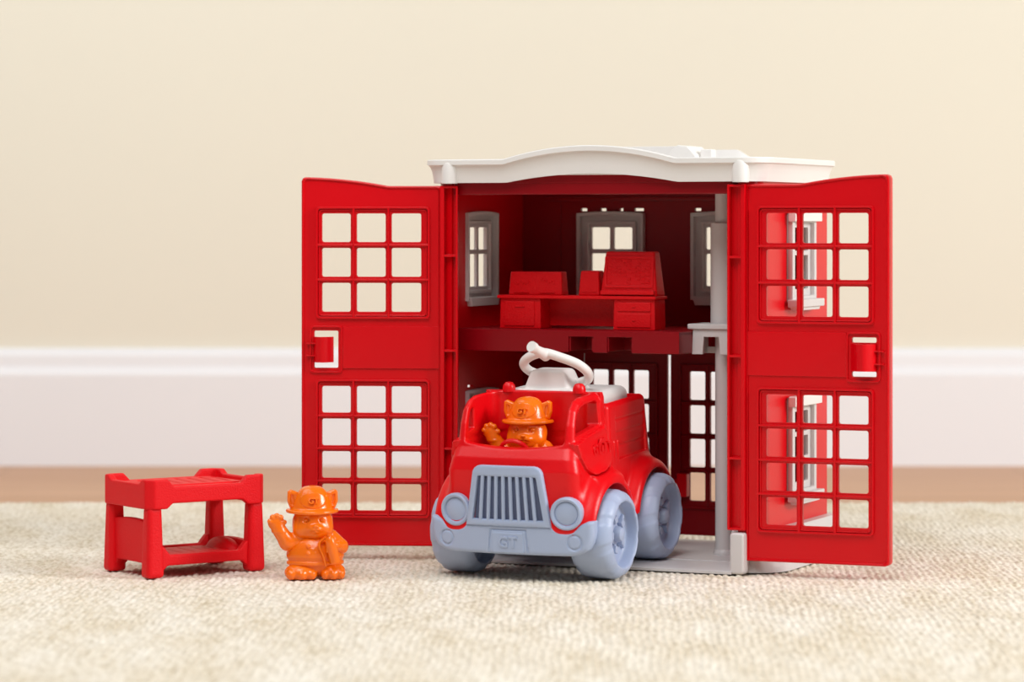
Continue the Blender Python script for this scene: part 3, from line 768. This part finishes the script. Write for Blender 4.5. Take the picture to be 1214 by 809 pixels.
# ================================================================== animal firefighters
def fig_body(X, Y, Z):
    hx = -.2
    d = ell(X, Y, Z, (0, .05, 2.3), (1.6, 1.15, 1.3))
    d = smin(d, ell(X, Y, Z, (0, 0, 1.3), (1.95, 1.35, 1.2)), .4)
    head = ell(X, Y, Z, (hx, -.1, 4.15), (1.5, 1.25, 1.3))
    for sx in (-1, 1): head = smin(head, ell(X, Y, Z, (hx+sx*.72, -.5, 3.62), (.74, .7, .62)), .3)
    head = smin(head, ell(X, Y, Z, (hx+.15, -1.2, 3.75), (.6, .5, .36)), .2)
    head = smin(head, ell(X, Y, Z, (hx+.15, -.85, 3.3), (.6, .5, .3)), .2)
    head = smin(head, ell(X, Y, Z, (hx+.15, -1.64, 3.97), (.21, .14, .13)), .06)
    head = smax(head, -caps(X, Y, Z, (hx+.15, -1.74, 3.82), (hx+.15, -1.7, 3.64), .05), .05)
    for sx in (-1, 1):
        head = smax(head, -caps(X, Y, Z, (hx+.15+sx*.03, -1.7, 3.62), (hx+.15+sx*.45, -1.5, 3.52), .07), .06)
        head = smax(head, -ell(X, Y, Z, (hx+.05+sx*.62, -1.2, 4.42), (.27, .16, .2)), .06)
        head = smin(head, ell(X, Y, Z, (hx+.05+sx*.6, -1.1, 4.41), (.19, .14, .14)), .04)
        head = smin(head, caps(X, Y, Z, (hx+.05+sx*.38, -1.12, 4.74), (hx+.05+sx*.85, -.95, 4.72), .07), .08)
    d = smin(d, head, .12)
    for sx in (-1, 1):
        xs_ = (X-hx)*sx; tri = [(.8, 5.2), (1.62, 5.25), (1.8, 5.7), (1.78, 6.4), (1.62, 6.5), (1.1, 6.3)]
        e = smax(poly(xs_, Z, tri)-.07, ab(Y-.05)-.26, .2)
        e = smax(e, -smax(poly(xs_, Z, [(1.3, 5.4), (1.58, 5.45), (1.68, 5.8), (1.64, 6.25), (1.4, 6.15)]), ab(Y+.3)-.22, .1), .05)
        d = mn(d, e)
    # raised arm with a stubby five-lobed paw
    a = smin(caps(X, Y, Z, (-1.1, -.1, 2.85), (-2.05, -.35, 2.7), .68, .6), caps(X, Y, Z, (-2.05, -.35, 2.7), (-2.75, -.55, 3.75), .6, .52), .2)
    a = smin(a, ell(X, Y, Z, (-2.9, -.6, 4.15), (.62, .42, .55)), .12)
    a = smin(a, sq((sq((X+2.66)**2+(Y+.5)**2)-.47)**2+(Z-3.55)**2)-.13, .06)
    for i, (px_, pz) in enumerate(((-3.36, 4.3), (-3.18, 4.6), (-2.88, 4.7), (-2.6, 4.58))):
        a = smin(a, caps(X, Y, Z, (-2.95, -.62, 4.2), (px_, -.8, pz), .2, .22), .05)
    a = smin(a, caps(X, Y, Z, (-2.7, -.6, 3.95), (-2.32, -.7, 4.22), .18, .19), .05)
    d = smin(d, a, .15)
    # other arm bent in front of the chest
    a = smin(caps(X, Y, Z, (1.1, 0, 2.95), (1.85, -.35, 2.35), .66, .56), caps(X, Y, Z, (1.85, -.35, 2.35), (1.4, -1.15, 2.45), .5, .38), .2)
    a = smin(a, ell(X, Y, Z, (1.25, -1.3, 2.5), (.42, .36, .4)), .1)
    for k in range(4): a = smin(a, caps(X, Y, Z, (1.45, -1.35, 2.72-k*.19), (.8, -1.8, 2.7-k*.19), .12, .11), .03)
    a = smin(a, caps(X, Y, Z, (1.3, -1.2, 2.8), (.9, -1.6, 3.0), .14, .12), .04)
    d = smin(d, a, .12)
    for cx_, w in ((-1.08, 1.22), (1.25, .95)):
        ft = ell(X, Y, Z, (cx_, -.5, .5), (w, 1.05, .72))
        for k in (-1, 0, 1): ft = smin(ft, ell(X, Y, Z, (cx_+k*.58*w, -1.22+.14*abs(k), .4), (.36*w, .45, .42)), .04)
        d = smin(d, ft, .12)
    return smax(d, -Z+.0, .08)
figm = nets(fig_body, (-3.9, -2.1, -.1), (2.9, 1.6, 6.8), .05)
def fig_coat(X, Y, Z):
    d = smin(ell(X, Y, Z, (0, 0, 2.2), (1.75, 1.34, 1.3)), ell(X, Y, Z, (0, 0, 1.75), (2.12, 1.48, 1.2)), .4)
    d = smax(d, 1.08-Z, .1); d = smax(d, Z+.25*(-Y)-3.3, .1)
    t = sq((X/2.06)**2+(Y/1.47)**2)
    belt = smax((t-1)*1.45-.05, ab(Z-1.75)-.17, .06); d = mn(d, mx(belt, -t+.8))
    hem = smax((t-1)*1.45-.04, ab(Z-1.18)-.13, .06); d = smin(d, mx(hem, -t+.8), .05)
    for bx_, bz in ((-.62, 2.5), (-.6, 1.95), (-.05, 1.95)): d = smin(d, ell(X, Y, Z, (bx_, -1.4, bz), (.17, .15, .15)), .03)
    d = smin(d, caps(X, Y, Z, (-1.25, -.95, 2.3), (-.2, -1.4, 2.25), .09), .05)
    return d
coatm = nets(fig_coat, (-2.6, -2.0, .9), (2.6, 1.8, 3.8), .05)
def fig_hat(X, Y, Z):
    cx = -.22; r = sq((X-cx)**2+((Y-.05)*1.05)**2)
    dome = mx(smax(ell(X, Y, Z, (cx, .05, 4.95), (1.95, 1.85, 1.9)), (r-1.56+.3*(Z-5))*.95, .45), 4.98-Z)
    zb = 5.02-.12*np.clip(r-1.2, 0, 1)+.1*((X-cx)/1.9)**2*.6
    brim = smax(r-1.95, ab(Z-zb)-.13, .12)
    d = smin(dome, brim, .16)
    sh = mx(sq(((X-cx)/.95)**2+((Z-5.85)/.58)**2)*.58-.58, mx(ell(X, Y, Z, (cx, .05, 4.95), (2.0, 1.9, 1.93)), (r-1.63+.3*(Z-5))*.95))
    d = smin(d, mx(mx(sh, Y+.2), 5.0-Z), .04)
    return mx(d, -ell(X, Y, Z, (cx, 0, 4.6), (1.3, 1.12, 1.2)))
hatm = nets(fig_hat, (-2.4, -2.2, 4.6), (2.2, 2.2, 7.0), .05)
def make_figure(label, loc, rz):
    t = thing('firefighter_figure', label, 'toy figure', loc, rz, group=None)
    bd = finish('body', figm, M['orange'], t, 180)
    coat = finish('coat', coatm, M['orange'], t, 180)
    hat = finish('helmet', hatm, M['orange'], t, 180)
    b = MB(); mt = T((-.22, -1.42, 5.8)) @ Rx(-.3)
    b.add_me(text_mesh('GT', .58, .1, .012), mt @ XZ); b.build('helmet_lettering', M['orange'], hat)
    b = MB()
    b.tube([(.95, -1.62, 3.15), (1.05, -1.68, 2.7), (1.38, -1.62, 1.35)], [.3, .4, .4], 20, 3); b.tube([(.92, -1.6, 3.4), (.97, -1.62, 3.1)], .16, 12, 1)
    b.build('hose_nozzle', M['orange'], t)
    b = MB(); b.tube([(.95, -1.3, 3.25), (.3, -1.52, 2.85), (.2, -1.62, 2.5), (.5, -1.66, 1.8), (.68, -1.62, 1.05)], .1, 10, 6)
    b.build('hose', M['orange'], t)
    return t
fig = make_figure('orange toy cat firefighter in a helmet waving on the rug beside the bunk bed', (-14.55, 224.6-240, -.04), math.radians(7))
f2 = fig.copy(); C.objects.link(f2)
for ch in list(fig.children):
    c = ch.copy(); C.objects.link(c); c.parent = f2
    for g in ch.children: d = g.copy(); C.objects.link(d); d.parent = c
f2['label'] = 'orange toy cat firefighter in a helmet sitting in the cab of the red truck'
fig['group'] = f2['group'] = 'orange firefighter figures'
f2.rotation_euler = (0, 0, -TA+math.radians(6)); f2.location = Vector((1.38, 226.9-240, 6.42))*S

# ================================================================== toy bunk bed
BA = math.radians(35)
bed = thing('toy_bunk_bed', 'small red toy bunk bed with two tiers standing left of the waving orange figure', 'toy bed', (-26.75, 223.4-240, -.03), BA)
BL, BS = 10.1, 7.5
def railtop(x, w, lo_, hi_): return lo_+(hi_-lo_)*np.clip((ab(x)-w)/.55, 0, 1)
def upper(X, Y, Z):
    x, y = X-BL/2, Y-BS/2; xa, ya = ab(x), ab(y)
    ins = mx((xa-BL/2), (ya-BS/2)); cham = (xa+ya-(BL/2+BS/2)+.55)*.707; o = smax(ins, cham, .1)
    tp = np.where(ya > BS/2-.9, railtop(x, BL/2-2.2, 6.75, 7.3), railtop(y, BS/2-1.6, 6.95, 7.3))
    bt = np.where(ya > BS/2-.9, 5.5-(.4)*np.clip((xa-BL/2+2.1)/.5, 0, 1), 5.1)
    ring_ = smax(smax(o, -(o+.55), .08), mx(Z-tp, bt-Z), .12)
    dk = mx(mx(o+.3, ab(Z-6.35)-.22), -1-xa)
    # stitched ridges and grooves on the mattress
    dk = mn(dk, mx(rbox(x, y, Z, (0, 0, 6.5), (BL/2-1.3, BS/2-1.1, .3), .15), -1-xa))
    for k in range(-3, 4): dk = mx(dk, -caps(x, y, Z, (k*1.05-.35, -1.9, 6.9), (k*1.05+.35, 1.9, 6.9), .22))
    return mn(ring_, dk)
def lower(X, Y, Z):
    x, y = X-BL/2, Y-BS/2; xa, ya = ab(x), ab(y)
    rail = smax(mx(ab(ya-BS/2+.75)-.3, xa-BL/2+.8), mx(Z-railtop(x, BL/2-2.1, 1.65, 2.3), (.85-.45*np.clip((xa-BL/2+1.9)/.5, 0, 1))-Z), .1)
    dk = rbox(x, y, Z, (0, 0, 1.15), (BL/2-.9, BS/2-.8, .2), .08)
    dk = mn(dk, rbox(x, y, Z, (-.3, 0, 1.35), (BL/2-1.9, BS/2-1.5, .22), .12))
    for k in range(-2, 3): dk = mx(dk, -caps(x, y, Z, (k*1.1, -1.5, 1.62), (k*1.1+.3, 1.5, 1.62), .12))
    dk = smin(dk, mx(ell(x, y, Z, (BL/2-1.7, 0, 1.3), (.95, 2.1, 1.1)), .9-Z), .1)
    endl = smax(mx(ab(x+BL/2-.75)-.28, ya-BS/2+.7), mx(Z-4.25+.03*y*y, (1.0-.5*np.clip((ya-BS/2+1.7)/.4, 0, 1))-Z), .1)
    endr = smax(mx(ab(x-BL/2+.75)-.28, ya-BS/2+.7), mx(Z-2.3+.03*y*y, 1.0-Z), .1)
    return mn(mn(rail, dk), mn(endl, endr))
finish('upper_bunk', nets(upper, (-.3, -.3, 4.8), (BL+.3, BS+.3, 7.6), .08), M['redb'], bed, 180)
finish('lower_bunk', nets(lower, (-.3, -.3, .1), (BL+.3, BS+.3, 4.6), .08), M['redb'], bed, 180)
for lx, ly in ((.75, .75), (BL-.75, .75), (.75, BS-.75), (BL-.75, BS-.75)):
    b = MB(); b.box((lx, ly, 2.65), (1.45, 1.35, 5.3), .42, 4, taper=(.8, .8)); b.build('leg', M['redb'], bed)

# ================================================================== light
def area(name, loc, target, size, power, col=(1, 1, 1), sy=None):
    l = bpy.data.lights.new(name, 'AREA'); l.shape = 'RECTANGLE'; l.size = size*S; l.size_y = (sy or size)*S; l.energy = power; l.color = col
    o = bpy.data.objects.new(name, l); C.objects.link(o); o.location = Vector(loc)*S
    o.rotation_euler = (Vector(target)-Vector(loc)).to_track_quat('-Z', 'Y').to_euler(); return o
area('window_light', (200, -85, 105), (5, -5, 10), 70, 40, (1, .99, .975))
area('front_softbox', (-25, -150, 195), (0, -5, 8), 130, 33, (1, 1, 1))
area('wall_fill_light', (-95, -5, 140), (-45, 98, 25), 100, 8.6, (1, 1, 1))  # added fill aimed at the back wall to brighten it, not a ceiling lamp
w = bpy.data.worlds.new('World'); sc.world = w; w.use_nodes = True
w.node_tree.nodes['Background'].inputs['Color'].default_value = (.96, .98, 1, 1); w.node_tree.nodes['Background'].inputs['Strength'].default_value = .14

# ================================================================== camera
cam = bpy.data.cameras.new('camera'); co = bpy.data.objects.new('camera', cam); C.objects.link(co); sc.camera = co
co.location = Vector((0, -240, 26.3))*S; co.rotation_euler = (PI/2, 0, 0)
cam.sensor_width = 36; cam.sensor_fit = 'HORIZONTAL'; cam.lens = 3600/1214*36
cam.shift_y = -(404.5-263.4)/1214; cam.shift_x = 0
cam.clip_start = .05; cam.clip_end = 50
cam.dof.use_dof = True; cam.dof.focus_distance = 2.30; cam.dof.aperture_fstop = 6.3
sc.view_settings.view_transform = 'Standard'; sc.view_settings.look = 'None'; sc.view_settings.gamma = 1
sc.view_settings.exposure = 0; sc.view_settings.use_curve_mapping = False
